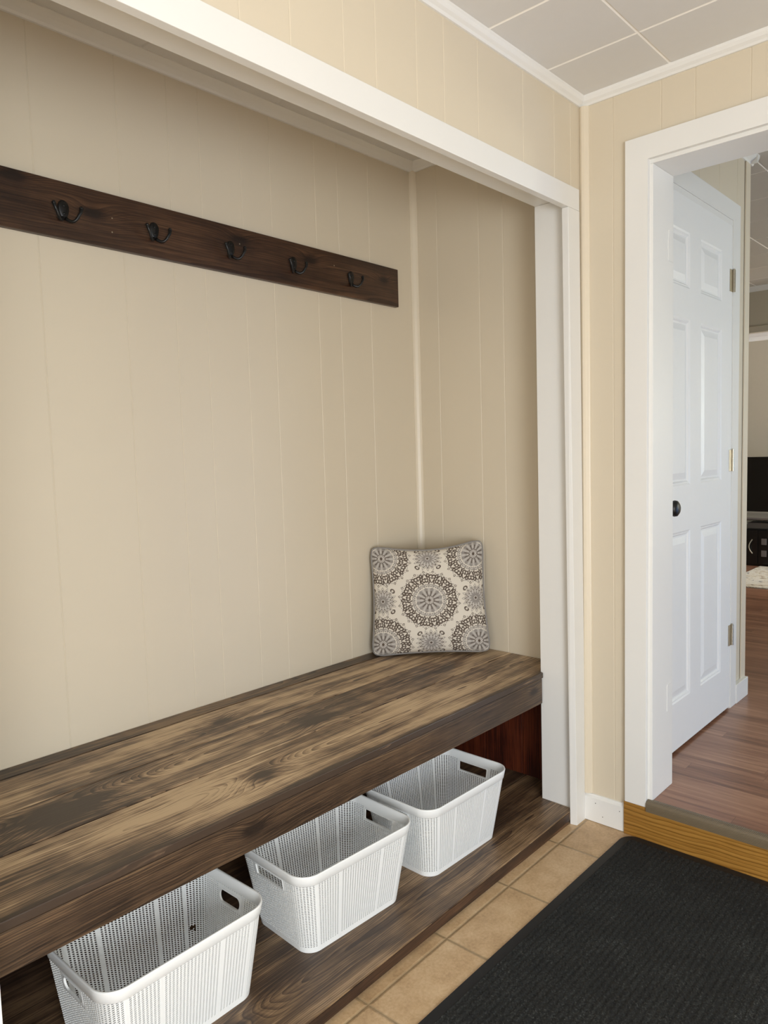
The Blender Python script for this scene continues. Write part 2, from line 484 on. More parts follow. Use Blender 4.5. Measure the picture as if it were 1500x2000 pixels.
# casing of the alcove opening: header, post, post on the near side
YH, YB = -0.0066, 0.0167
bm = bmesh.new()
box(bm, -2.02, -0.0262, YH, YB, 2.0470, 2.1145, 0.0012)
struct(obj('trim_7', bm, TRIMX), 'wide white header board across the alcove opening', 'trim')
bm = bmesh.new()
hexa(bm, [(-0.0712, YH, 0), (-0.0095, YH, 0), (-0.0095, YB, 0), (-0.0762, YB, 0),
          (-0.0993, YH, 2.0465), (-0.0252, YH, 2.0465), (-0.0252, YB, 2.0465), (-0.0988, YB, 2.0465)], 0.0012)
struct(obj('trim_8', bm, TRIM), 'white casing board on the post at the end of the alcove', 'trim')
bm = bmesh.new()
hexa(bm, [(-0.0512, YB + 0.0005, 0.0455), (-0.03, YB + 0.0005, 0.0455), (-0.03, 0.139, 0.0455), (-0.0515, 0.139, 0.0455),
          (-0.0594, YB + 0.0005, 2.088), (-0.03, YB + 0.0005, 2.088), (-0.03, 0.139, 2.088), (-0.0594, 0.139, 2.088)], 0.001)
struct(obj('trim_9', bm, TRIM), 'white painted jamb board facing the bench', 'trim')
bm = bmesh.new()
box(bm, -1.96, -0.03, YB + 0.0005, 0.139, 2.0885, 2.108, 0.001)
struct(obj('trim_10', bm, TRIMX), 'white board lining the underside of the opening', 'trim')
bm = bmesh.new()
box(bm, -1.985, -1.903, YH, YB - 0.0172, 0, 2.0465, 0.0012)
box(bm, -1.9295, -1.926, 0.0005, 0.139, 0.5, 2.088, 0.001)
struct(obj('trim_11', bm, TRIM), 'white post at the near end of the alcove', 'trim')
# small caulk bead at the foot of the post
# baseboard with nail holes
bm = bmesh.new()
prof = [(0, 0), (0.012, 0), (0.012, 0.083), (0.010, 0.0845), (0.006, 0.0885), (0.0045, 0.093), (0, 0.094)]
sweep(bm, prof, (0, -0.1485, 0.0015), (0, -0.003, 0.0015), (-1, 0, 0))
nf = len(bm.faces)
for y, z in ((-0.0448, 0.0683), (-0.1314, 0.0668), (-0.0708, 0.0275)):
    lathe(bm, [(0.0016, 0.0), (0.0016, 0.0002), (0, 0.0003)], (-0.012, y, z), (-1, 0, 0), 8)
bm.faces.ensure_lookup_table()
for f in bm.faces[nf:]: f.material_index = 1
struct(obj('baseboard_right', bm, [TRIM, DARKGAP]), 'short white baseboard between post and doorway', 'baseboard')
# doorway casing, jambs
bm = bmesh.new()
ZT, ZI = 2.2245, 2.1530
prism(bm, [(-0.0188, -0.1575, ZT - 0.002), (-0.0188, -0.1525, 0.1125), (-0.0188, -0.2242, 0.1125), (-0.0188, -0.2284, ZI)
           , (-0.0188, DY0 - 0.012, ZI), (-0.0188, DY0 - 0.012, 0.1125), (-0.0188, DY0 - 0.085, 0.1125), (-0.0188, DY0 - 0.085, ZT)], (0.0186, 0, 0), 0.0012)
struct(obj('trim_12', bm, TRIM), 'white flat casing around the doorway', 'trim')
bm = bmesh.new()
hexa(bm, [(-0.001, -0.2385, ZF), (0.166, -0.2385, ZF), (0.166, -0.2225, ZF), (-0.001, -0.2225, ZF),
          (-0.001, -0.2385, 2.1405), (0.160, -0.2385, 2.1405), (0.160, -0.2225, 2.1405), (-0.001, -0.2225, 2.1405)], 0.0012)
# filled hinge mortises in the jamb
for z0, z1 in ((1.871, 1.966), (0.398, 0.489)):
    pts = []
    ny = 9
    rr = random.Random(int(z0 * 100))
    lft = [(0.118 + rr.uniform(-0.002, 0.003), z0 + (z1 - z0) * i / ny) for i in range(ny + 1)]
    rgt = [(0.153 + rr.uniform(-0.003, 0.003), z0 + (z1 - z0) * i / ny) for i in range(ny, -1, -1)]
    prism(bm, [(x, -0.2385, z) for x, z in lft + rgt], (0, -0.0012, 0))
struct(obj('trim_13', bm, TRIM), 'white left jamb of the doorway with filled hinge mortises', 'trim')
bm = bmesh.new()
box(bm, -0.001, 0.160, DY0, -0.2225, 2.1408, 2.158, 0.0012)
box(bm, -0.001, 0.160, DY0 - 0.016, DY0, ZF, 2.158, 0.0012)
struct(obj('trim_14', bm, TRIM), 'white head and far jamb of the doorway', 'trim')
# oak riser and rubber nosing
OAK = wood('golden_oak', ST_OAK, 'Y', 3.3, (), 0.38, ring=60, center=(0.0, 0.22), warp=0.034, blotch=0.16, fiber=0.12, bump=0.1, lo=0.22, hi=0.62, latew=0.34, pore=0.08)
bm = bmesh.new()
box(bm, -0.0188, -0.0002, DY0 - 0.09, -0.1489, 0.0005, 0.1118, 0.001)
struct(obj('trim_15', bm, OAK), 'golden oak riser board of the step up', 'trim')
k = NT('taupe_vinyl_nosing')
co = k.obj()
sp = k.n('ShaderNodeSeparateXYZ'); k.l(co, sp.inputs[0])
st = k.math('SINE', k.math('MULTIPLY', k.math('ADD', sp.outputs[1], k.math('MULTIPLY', sp.outputs[2], 1.2)), 1300.0))
k.color(k.mix(k.math('MULTIPLY', k.math('ADD', st, 1.0), 0.5), srgb(96, 84, 66), srgb(122, 108, 86))); k.rough(0.45)
k.bump(st, 0.3, 0.001)
bm = bmesh.new()
nose = [(0.006, 0), (0.004, 0.003), (-0.008, 0.0042), (-0.018, 0.002), (-0.0235, -0.004), (-0.025, -0.012), (-0.0245, -0.030), (-0.0195, -0.0318), (-0.0189, -0.020), (-0.0189, 0)]
sweep(bm, nose, (0, DY0, ZF), (0, -0.2262, ZF), (1, 0, 0))
struct(obj('trim_16', bm, k.m), 'taupe ribbed nosing on the edge of the step', 'trim')

# ------------------------------------------------------------------ setting: hall and living room beyond the doorway
k = NT('brown_laminate')
co = k.obj()
sp = k.n('ShaderNodeSeparateXYZ'); k.l(co, sp.inputs[0])
pw = 0.062
px = k.math('DIVIDE', sp.outputs[0], pw)
cell = k.math('FLOOR', px)
wn = k.n('ShaderNodeTexWhiteNoise', noise_dimensions='1D'); k.l(cell, wn.inputs['W'])
off = k.math('MULTIPLY', wn.outputs['Value'], 7.0)
yy = k.math('DIVIDE', k.math('ADD', sp.outputs[1], off), 1.2)
cell2 = k.math('FLOOR', yy)
cb = k.n('ShaderNodeCombineXYZ'); k.l(cell, cb.inputs[0]); k.l(cell2, cb.inputs[1])
wn2 = k.n('ShaderNodeTexWhiteNoise'); k.l(cb.outputs[0], wn2.inputs['Vector'])
gv = k.vmath('ADD', k.scale(co, (38, 2.2, 1)), k.vmath('MULTIPLY', wn2.outputs['Color'], (40, 40, 40)))
g1, _ = k.noise(gv, 1.0, 5, 0.65)
g2, _ = k.noise(k.scale(gv, (5, 3, 1)), 1.0, 3, 0.6)
t = k.math('ADD', k.math('ADD', k.math('MULTIPLY', g1, 0.75), k.math('MULTIPLY', g2, 0.35)), k.math('MULTIPLY', k.math('SUBTRACT', wn2.outputs['Value'], 0.5), 0.16))
c = k.ramp(t, [(0.32, srgb(100, 66, 50)), (0.52, srgb(140, 98, 76)), (0.7, srgb(168, 126, 100)), (0.85, srgb(186, 146, 118))])
fx = k.math('FRACT', px); ex = k.math('MINIMUM', fx, k.math('SUBTRACT', 1.0, fx))
fy = k.math('FRACT', yy); ey = k.math('MULTIPLY', k.math('MINIMUM', fy, k.math('SUBTRACT', 1.0, fy)), 18.0)
ln = k.math('LESS_THAN', k.math('MINIMUM', ex, ey), 0.012)
k.color(k.mix(k.math('MULTIPLY', ln, 0.5), c, srgb(66, 38, 28))); k.rough(0.3)
k.bump(g2, 0.1, 0.001)
LAM = k.m
bm = bmesh.new(); box(bm, 0.15, 6.2, -3.0, 3.0, ZF - 0.11, ZF); box(bm, 0.0, 0.15, DY0, DY1, ZF - 0.02, ZF)
struct(obj('floor_hall', bm, LAM), 'reddish brown laminate floor of the hall', 'floor')
HCM = plain('hall_ceiling_paint', srgb(200, 196, 186), 0.7, noise=0.02)
struct(tiled_ceiling('ceiling_hall', 0.15, 6.2, -3.0, 3.0, HALLC, 0.31, -0.14 + 0.0, [HCM, SEAM_GLINT], pitch=0.406), 'square tiled ceiling of the hall', 'ceiling')
YW = -0.135      # closet wall face in the hall
XE = 1.275       # where that wall ends
DX0, DX1 = 0.185, 0.9985
struct(panel_wall('wall_hall_closet', (0, YW, 0), (1, 0, 0), (0, -1, 0),
                  [(0.15, DX0 - 0.02, ZF, HALLC + .02), (DX0 - 0.02, DX1 + 0.03, 2.19, HALLC + .02), (DX1 + 0.03, XE, ZF, HALLC + .02)], [0.45, 0.68, 0.9, 1.12], WALL), 'cream wall around the closet door in the hall', 'wall')
struct(panel_wall('wall_hall_return', (XE, YW, 0), (0, 1, 0), (1, 0, 0), [(0.0, 3.0, ZF, HALLC + .02)], [0.4, 0.8, 1.2], WALL), 'cream end wall of the closet facing the living room', 'wall')
bm = bmesh.new(); box(bm, 0.15, XE - 0.06, YW + 0.35, YW + 0.4, ZF, HALLC)
struct(obj('wall_closet_inside', bm, WALL), 'wall inside the hall closet', 'wall')
bm = bmesh.new()
box(bm, XE - 0.055, XE + 0.004, YW - 0.006, YW + 0.03, ZF, HALLC - 0.03, 0.0015)
struct(obj('trim_17', bm, CORNERM), 'cream corner board at the end of the hall wall', 'trim')
bm = bmesh.new()
HCR = [(0, 0.012), (0.006, 0.012), (0.010, 0.020), (0.022, 0.030), (0.030, 0.038), (0.034, 0.05), (0, 0.05)]
sweep(bm, HCR, (0.15, YW, HALLC - 0.05), (XE + 0.034, YW, HALLC - 0.05), (0, -1, 0))
sweep(bm, HCR, (XE, YW - 0.034, HALLC - 0.05), (XE, 3.0, HALLC - 0.05), (1, 0, 0))
struct(obj('trim_18', bm, TRIM), 'white crown moulding at the top of the hall wall', 'trim')
# closet door casing
bm = bmesh.new()
YC = YW - 0.018
prism(bm, [(DX0 - 0.008, YC, ZF), (DX0 - 0.008, YC, 2.2), (DX1 + 0.022, YC, 2.2), (DX1 + 0.040, YC, ZF), (DX1 + 0.112, YC, ZF), (DX1 + 0.112, YC, 2.275), (DX0 - 0.03, YC, 2.275), (DX0 - 0.03, YC, ZF)], (0, 0.018, 0), 0.001)
box(bm, DX0 - 0.008, DX1 + 0.024, YC + 0.003, YW + 0.03, 2.176, 2.2, 0.001)
hexa(bm, [(DX1 + 0.0325, YC + 0.003, ZF), (DX1 + 0.041, YC + 0.003, ZF), (DX1 + 0.041, YW + 0.03, ZF), (DX1 + 0.0325, YW + 0.03, ZF),
          (DX1 + 0.0018, YC + 0.003, 2.1755), (DX1 + 0.023, YC + 0.003, 2.1755), (DX1 + 0.023, YW + 0.03, 2.1755), (DX1 + 0.0018, YW + 0.03, 2.1755)], 0.001)
box(bm, DX0 - 0.02, DX0 - 0.003, YC + 0.003, YW + 0.03, ZF, 2.2, 0.001)
box(bm, DX0 - 0.003, DX1 + 0.05, YD + 0.0375, YD + 0.05, 2.150, 2.21)
hexa(bm, [(DX1 - 0.0, YD + 0.0365, ZF), (DX1 + 0.05, YD + 0.0365, ZF), (DX1 + 0.05, YD + 0.05, ZF), (DX1 - 0.0, YD + 0.05, ZF),
          (DX1 - 0.02, YD + 0.0365, 2.2), (DX1 + 0.05, YD + 0.0365, 2.2), (DX1 + 0.05, YD + 0.05, 2.2), (DX1 - 0.02, YD + 0.05, 2.2)])
struct(obj('trim_19', bm, TRIM), 'white casing of the closet door in the hall', 'trim')
bm = bmesh.new()
box(bm, DX1 + 0.112, XE - 0.003, YW - 0.0215, YW, ZF, ZF + 0.085, 0.002)
struct(obj('baseboard_hall', bm, TRIM), 'white baseboard beside the closet door', 'baseboard')

# living room: header over a wide opening, far wall
XH = 4.25
bm = bmesh.new()
box(bm, XH, XH + 0.12, -0.95, 3.0, 2.175, HALLC)
box(bm, XH, XH + 0.12, -3.0, -0.951, ZF, HALLC)  # unseen pier added to keep living room light out of the hall
LIVW = plain('living_wall_paint', srgb(190, 182, 164), 0.6, noise=0.02)
struct(obj('wall_living_header', bm, LIVW), 'grey beige header wall over the living room opening, with an added pier that blocks light', 'wall')
bm = bmesh.new()
sweep(bm, HCR, (XH, -3.0, HALLC - 0.05), (XH, 3.0, HALLC - 0.05), (-1, 0, 0))
struct(obj('trim_20', bm, TRIM), 'moulding on the living room header', 'trim')
bm = bmesh.new(); box(bm, XH - 0.018, XH - 0.0005, -0.95, 3.0, 2.165, 2.215, 0.002)
struct(obj('trim_24', bm, LIVW), 'grey beige casing along the bottom of the living room header', 'trim')
bm = bmesh.new(); box(bm, 5.62, 5.7, -3.0, 3.0, ZF, HALLC)
struct(obj('wall_living_far', bm, LIVW), 'grey beige far wall of the living room', 'wall')
bm = bmesh.new()
sweep(bm, HCR, (5.62, -3.0, 2.255), (5.62, 3.0, 2.255), (-1, 0, 0))
struct(obj('trim_21', bm, TRIM), 'white crown on the far living room wall', 'trim')
bm = bmesh.new(); box(bm, XH + 0.12, 5.7, -3.0, 3.0, 2.306, 2.40)
struct(obj('ceiling_living', bm, plain('white_ceiling', srgb(225, 222, 220), 0.7)), 'white ceiling of the far living room', 'ceiling')
bm = bmesh.new(); box(bm, XE - 0.06, 6.2, 3.0, 3.08, ZF, HALLC)
struct(obj('wall_living_left', bm, LIVW), 'grey beige wall at the left of the living room', 'wall')
struct(panel_wall('wall_hall_right', (0, -3.0, 0), (1, 0, 0), (0, 1, 0),
                  [(0.15, 1.14, ZF, HALLC), (1.14, 2.66, 0.0, 0.2), (1.14, 2.66, 1.2, HALLC), (2.66, 2.79, ZF, HALLC), (2.79, 3.61, ZF, 1.09), (2.79, 3.61, 2.01, HALLC), (3.61, 4.2, ZF, HALLC), (4.2, 5.5, ZF, 0.55), (4.2, 5.5, 1.85, HALLC), (5.5, 6.2, ZF, HALLC)], [], LIVW), 'wall of the hall with openings for daylight and added fill light', 'wall')

# six panel closet door
def six_panel_door():
    bm = bmesh.new()
    x0, x1, z0, z1 = DX0, DX1, ZF + 0.012, ZF + 0.012 + 2.03
    yf = YD
    th = 0.035
    cols = [(x0 + 0.118, x0 + 0.352), (x0 + 0.462, x0 + 0.697)]
    rows = [(0.325, 0.965), (1.135, 1.745), (1.855, 2.055)]
    xs = sorted({x0, x1, *[v for c in cols for v in c]})
    zs = sorted({z0, z1, *[v for r in rows for v in r]})
    def quad(a, b, c, d): bm.faces.new([bm.verts.new(p) for p in (a, b, c, d)])
    for i in range(len(xs) - 1):
        for j in range(len(zs) - 1):
            hole = any(abs(xs[i] - c[0]) < 1e-6 for c in cols) and any(abs(zs[j] - r[0]) < 1e-6 for r in rows)
            a0, a1, b0, b1 = xs[i], xs[i + 1], zs[j], zs[j + 1]
            if not hole:
                quad((a0, yf, b0), (a1, yf, b0), (a1, yf, b1), (a0, yf, b1))
            else:
                # moulded edge, sunk field, raised centre
                steps = [(0, 0), (0.006, 0.003), (0.010, 0.003), (0.016, 0.0085), (0.022, 0.0085), (0.046, 0.0025)]
                loops = []
                for ins, dp in steps:
                    loops.append([bm.verts.new((a0 + ins, yf + dp, b0 + ins)), bm.verts.new((a1 - ins, yf + dp, b0 + ins)),
                                  bm.verts.new((a1 - ins, yf + dp, b1 - ins)), bm.verts.new((a0 + ins, yf + dp, b1 - ins))])
                for A, B in zip(loops, loops[1:]):
                    for q in range(4):
                        bm.faces.new((A[q], A[(q + 1) % 4], B[(q + 1) % 4], B[q]))
                bm.faces.new(loops[-1])
    bmesh.ops.remove_doubles(bm, verts=bm.verts[:], dist=1e-5)
    # sides and back
    quad((x0, yf, z0), (x0, yf + th, z0), (x0, yf + th, z1), (x0, yf, z1))
    quad((x1, yf, z0), (x1, yf + th, z0), (x1, yf + th, z1), (x1, yf, z1))
    quad((x0, yf, z0), (x1, yf, z0), (x1, yf + th, z0), (x0, yf + th, z0))
    quad((x0, yf, z1), (x1, yf, z1), (x1, yf + th, z1), (x0, yf + th, z1))
    quad((x0, yf + th, z0), (x1, yf + th, z0), (x1, yf + th, z1), (x0, yf + th, z1))
    bmesh.ops.remove_doubles(bm, verts=bm.verts[:], dist=1e-5)
    for v in bm.verts:        # the door hangs slightly out of plumb with its frame
        v.co.x += (z1 - v.co.z) * 0.0145 if v.co.x > x0 + 0.3 else 0.0
    return bm
DOORP = plain('white_door_paint', srgb(236, 236, 234), 0.38, noise=0.012, bump=0.35, bscale=55, bvec=(7, 7, 0.5))
door = struct(obj('door_1', six_panel_door(), DOORP), 'white six panel closet door in the hall', 'door')
bm = bmesh.new()
kz = 1.067
lathe(bm, [(0.0, 0.0), (0.033, 0.0), (0.033, 0.004), (0.028, 0.008), (0.013, 0.012), (0.011, 0.030), (0.016, 0.036), (0.0255, 0.044), (0.0285, 0.053), (0.0265, 0.062), (0.018, 0.068), (0.0, 0.070)], (0.262, YD, kz), (0, -1, 0))
obj('door_knob', bm, BLACK, door, True)['label'] = 'round black knob'
for hx, hz in ((1.0035, 1.953), (1.0135, 1.212), (1.0245, 0.46)):
    bm = bmesh.new()
    box(bm, hx - 0.026, hx + 0.006, YD - 0.0022, YD - 0.0002, hz - 0.045, hz + 0.045, 0.0006)
    for i in range(5):
        lathe(bm, [(0, 0), (0.0062, 0), (0.0062, 0.0172), (0, 0.0172)], (hx + 0.009, YD - 0.006, hz - 0.045 + i * 0.018), (0, 0, 1), 14)
    lathe(bm, [(0.0045, 0), (0.0045, 0.004), (0, 0.005)], (hx + 0.009, YD - 0.006, hz + 0.0448), (0, 0, 1), 12)
    obj('hinge', bm, NICKEL, door)['label'] = 'satin nickel butt hinge'

# ------------------------------------------------------------------ bench
bench = thing('storage_bench', (-0.95, 0.45, 0.40), 'dark stained plank bench seat filling the panelled alcove under the coat rail', 'bench')
BX0 = XL + 0.003
ZB = 0.508
kn = {0: (), 1: ((-1.62, 0.36, 0.5, 0.05),), 2: ((-0.855, 0.405, 0.5, 0.035), (-1.58, 0.42, 0.5, 0.06)), 3: ((-1.02, 0.25, 0.5, 0.03),), 4: ()}
strips = [(0.7240, 0.786, ZB), (0.5290, 0.7195, ZB), (0.3500, 0.5245, ZB), (0.1245, 0.3455, ZB)]
kn_s = [(), ((-1.05, 0.63, 0.5, 0.02),), ((-0.86, 0.41, 0.5, 0.032), (-1.60, 0.43, 0.5, 0.05)), ((-1.20, 0.24, 0.5, 0.03),)]
for i, (y0, y1, zt) in enumerate(strips):
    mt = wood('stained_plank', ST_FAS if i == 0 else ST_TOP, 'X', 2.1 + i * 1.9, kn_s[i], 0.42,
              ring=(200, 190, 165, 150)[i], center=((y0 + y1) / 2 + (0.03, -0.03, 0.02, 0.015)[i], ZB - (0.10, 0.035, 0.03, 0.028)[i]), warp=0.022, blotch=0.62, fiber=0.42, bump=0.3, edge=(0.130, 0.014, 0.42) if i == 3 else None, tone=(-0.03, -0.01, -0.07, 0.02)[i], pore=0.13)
    bm = bmesh.new()
    if i < 3:
        box(bm, BX0, XA - 0.003, y0, y1, zt - 0.02, zt, 0.0022)
    else:
        pl = [(-1.925, y0), (-0.0605, y0), (-0.0605, 0.1405), (XA - 0.003, 0.1405), (XA - 0.003, y1), (BX0, y1), (BX0, 0.1405), (-1.925, 0.1405)]
        prism(bm, [(x, y, zt - 0.02) for x, y in pl], (0, 0, 0.0195), 0.0022)
    obj('plank', bm, mt, bench)
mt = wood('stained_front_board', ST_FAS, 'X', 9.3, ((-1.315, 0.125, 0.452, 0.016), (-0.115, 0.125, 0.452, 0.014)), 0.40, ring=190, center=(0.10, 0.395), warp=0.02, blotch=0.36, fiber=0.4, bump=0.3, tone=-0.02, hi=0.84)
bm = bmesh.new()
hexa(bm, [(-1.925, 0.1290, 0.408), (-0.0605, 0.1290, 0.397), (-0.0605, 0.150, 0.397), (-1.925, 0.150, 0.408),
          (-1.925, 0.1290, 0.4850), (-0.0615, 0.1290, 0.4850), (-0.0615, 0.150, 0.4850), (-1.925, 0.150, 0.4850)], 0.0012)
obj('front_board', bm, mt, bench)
bm = bmesh.new()
box(bm, BX0, XA - 0.003, D - 0.045, D - 0.003, 0.40, 0.4878, 0.001)
box(bm, XA - 0.045, XA - 0.003, 0.16, D - 0.046, 0.40, 0.4878, 0.001)
obj('cleat', bm, wood('dark_cleat', ST_RAIL, 'X', 4.4), bench)
# platform under the bench
plat = thing('shoe_platform', (-0.95, 0.4, 0.0), 'low dark stained board platform on the tile floor carrying three white baskets', 'platform')
mt = wood('stained_platform', ST_FAS[1:] + [srgb(160, 132, 100)], 'X', 14.6, ((-1.42, 0.10, 0.04, 0.025),), 0.42, ring=150, center=(0.10, 0.012), warp=0.022, blotch=0.5, fiber=0.4, bump=0.35, lo=0.26, hi=0.74, tone=-0.03)
bm = bmesh.new()
pl = [(-1.897, -0.017), (-0.0815, 0.0185), (-0.0530, 0.0185), (-0.0530, 0.1405), (XA - 0.003, 0.1405), (XA - 0.003, 0.285), (BX0, 0.285), (BX0, 0.1405), (-1.897, 0.1405)]
prism(bm, [(x, y, 0.014) for x, y in pl], (0, 0, 0.031), 0.0035)
obj('board', bm, mt, plat)
bm = bmesh.new()
prism(bm, [(-1.897, -0.0190, 0.0138), (-0.0815, 0.0165, 0.0138), (-0.0815, 0.0183, 0.0138), (-1.897, -0.0172, 0.0138)], (0, 0, 0.0275), 0.0004)
obj('front_edge', bm, wood('stain_and_shade_edge', ST_RAIL, 'X', 11.0, lo=0.2, hi=0.95), plat)  # added strip: dark stain plus shade painted into its colour
bm = bmesh.new()
box(bm, BX0, XA - 0.003, 0.2865, D - 0.003, 0.014, 0.045, 0.002)
obj('board', bm, wood('stained_platform_rear', ST_FAS, 'X', 17.1), plat)
bm = bmesh.new()
prism(bm, [(-1.897, 0.006, 0.0), (-0.0815, 0.0200, 0.0), (-0.0815, 0.06, 0.0), (-1.897, 0.06, 0.0)], (0, 0, 0.0138))
box(bm, BX0, XA - 0.003, 0.6, 0.64, 0.0, 0.0138)
obj('base_strip', bm, wood('dark_base_strip', ST_RAIL, 'X', 5.1), plat)
# reddish boards lining the space under the bench
RED = wood('reddish_boards', [srgb(38, 14, 8), srgb(64, 24, 13), srgb(86, 36, 18), srgb(104, 48, 24)], 'Z', 7.7, (), 0.45, ring=110, warp=0.02, blotch=0.4)
bm = bmesh.new()
for a, b in ((0.142, 0.30), (0.301, 0.47), (0.471, 0.64), (0.641, D - 0.012)):
    box(bm, XA - 0.010, XA - 0.0005, a, b, 0.0455, 0.399, 0.0012)
struct(obj('trim_22', bm, RED), 'reddish brown boards lining the end of the space under the bench', 'trim')
bm = bmesh.new()
xx = XL + 0.003
while xx < XA - 0.02:
    box(bm, xx, min(xx + 0.17, XA - 0.012), D - 0.010, D - 0.0005, 0.0455, 0.399, 0.0012)
    xx += 0.171
struct(obj('trim_23', bm, RED), 'reddish brown boards lining the back of the space under the bench', 'trim')

# ------------------------------------------------------------------ coat rail
rail = thing('coat_rail', (-0.8, D, 1.93), 'long dark stained wall board carrying five black coat hooks', 'coat rack')
mt = wood('dark_rail_board', ST_RAIL, 'X', 21.4, ((-1.285, 0.768, 1.955, 0.020), (-0.80, 0.768, 1.975, 0.016), (-0.50, 0.768, 1.962, 0.016), (-1.49, 0.768, 2.005, 0.018), (-0.12, 0.768, 1.95, 0.014)), 0.38,
          ring=150, center=(D + 0.05, 1.86), warp=0.014, blotch=0.4, fiber=0.4, bump=0.25, lo=0.17, hi=0.92)
bm = bmesh.new()
RY = D - 0.0195
z = lambda x, t: (2.0212 - 0.0126 * (x + 1.52)) if t else (1.8745 - 0.0115 * (x + 1.52))
xa, xb = -1.86, -0.0365
hexa(bm, [(xa, RY, z(xa, 0)), (xb, RY, z(xb, 0)), (xb, D - 0.0005, z(xb, 0)), (xa, D - 0.0005, z(xa, 0)),
          (xa, RY, z(xa, 1)), (xb, RY, z(xb, 1)), (xb, D - 0.0005, z(xb, 1)), (xa, D - 0.0005, z(xa, 1))], 0.0022)
obj('board', bm, mt, rail)
def hook_meshes():
    plate = bmesh.new()
    n = 40
    a = []; b = []; c = []
    for i in range(n):
        t = 2 * math.pi * i / n
        zz = 0.0245 * math.sin(t) + 0.002
        wd = 0.0145 + 0.0035 * math.sin(t)
        a.append(plate.verts.new((wd * math.cos(t), 0, zz)))
        b.append(plate.verts.new((wd * math.cos(t), -0.0025, zz)))
        c.append(plate.verts.new((wd * 0.72 * math.cos(t), -0.0048, zz * 0.82)))
    for i in range(n):
        j = (i + 1) % n
        plate.faces.new((a[i], a[j], b[j], b[i])); plate.faces.new((b[i], b[j], c[j], c[i]))
    plate.faces.new(c); plate.faces.new(a[::-1])
    for sz in (0.012, -0.008):
        lathe(plate, [(0.0032, 0), (0.0032, 0.0016), (0.002, 0.0024), (0, 0.0026)], (0, -0.0046, sz), (0, -1, 0), 12)
    prongs = []
    for s in (-1, 1):
        bm = bmesh.new()
        pts = []; rd = []
        for i in range(19):
            u = i / 18
            ang = -math.pi * 0.62 + u * math.pi * 0.66
            # quarter-turn sweep outwards and up
            px = s * (0.004 + 0.032 * (0.30 * u + 0.70 * math.sin(u * math.pi / 2)))
            pz = -0.020 - 0.010 * math.sin(min(1, u * 1.55) * math.pi) * (1 - u * 0.3) + 0.027 * u ** 2.6
            py = -0.004 - 0.025 * math.sin(u * math.pi * 0.62)
            pts.append((px, py, pz)); rd.append(0.0050 - 0.0010 * math.sin(u * math.pi))
        tube(bm, pts, rd, 12)
        ball = bmesh.ops.create_uvsphere(bm, u_segments=12, v_segments=8, radius=0.0056)
        bmesh.ops.translate(bm, verts=ball['verts'], vec=Vector(pts[-1]))
        prongs.append(bm)
    return plate, prongs
hx = [(-1.366, 1.9435), (-1.103, 1.9405), (-0.8365, 1.9375), (-0.5785, 1.9325), (-0.3015, 1.9275)]
plate, prongs = hook_meshes()
me_p = None
for i, (x, zc) in enumerate(hx):
    if i == 0:
        h0 = obj('coat_hook', plate, BLACK, rail, True, world=False)
        p0 = [obj('prong', b, BLACK, h0, True, world=False) for b in prongs]
        h = h0
    else:
        h = h0.copy(); COL.objects.link(h); h.parent = rail
        for p in p0:
            c = p.copy(); COL.objects.link(c); c.parent = h
    h.location = Vector((x, RY, zc)) - rail.location
# nail heads in the board
for x, zz in ((-1.23, 1.953), (-1.232, 1.915), (-0.80, 1.962), (-0.80, 1.92), (-0.385, 1.962)):
    bm = bmesh.new()
    lathe(bm, [(0.0022, 0), (0.0020, 0.0007), (0, 0.0010)], (x, RY, zz), (0, -1, 0), 10)
    obj('nail_head', bm, NICKEL, rail)

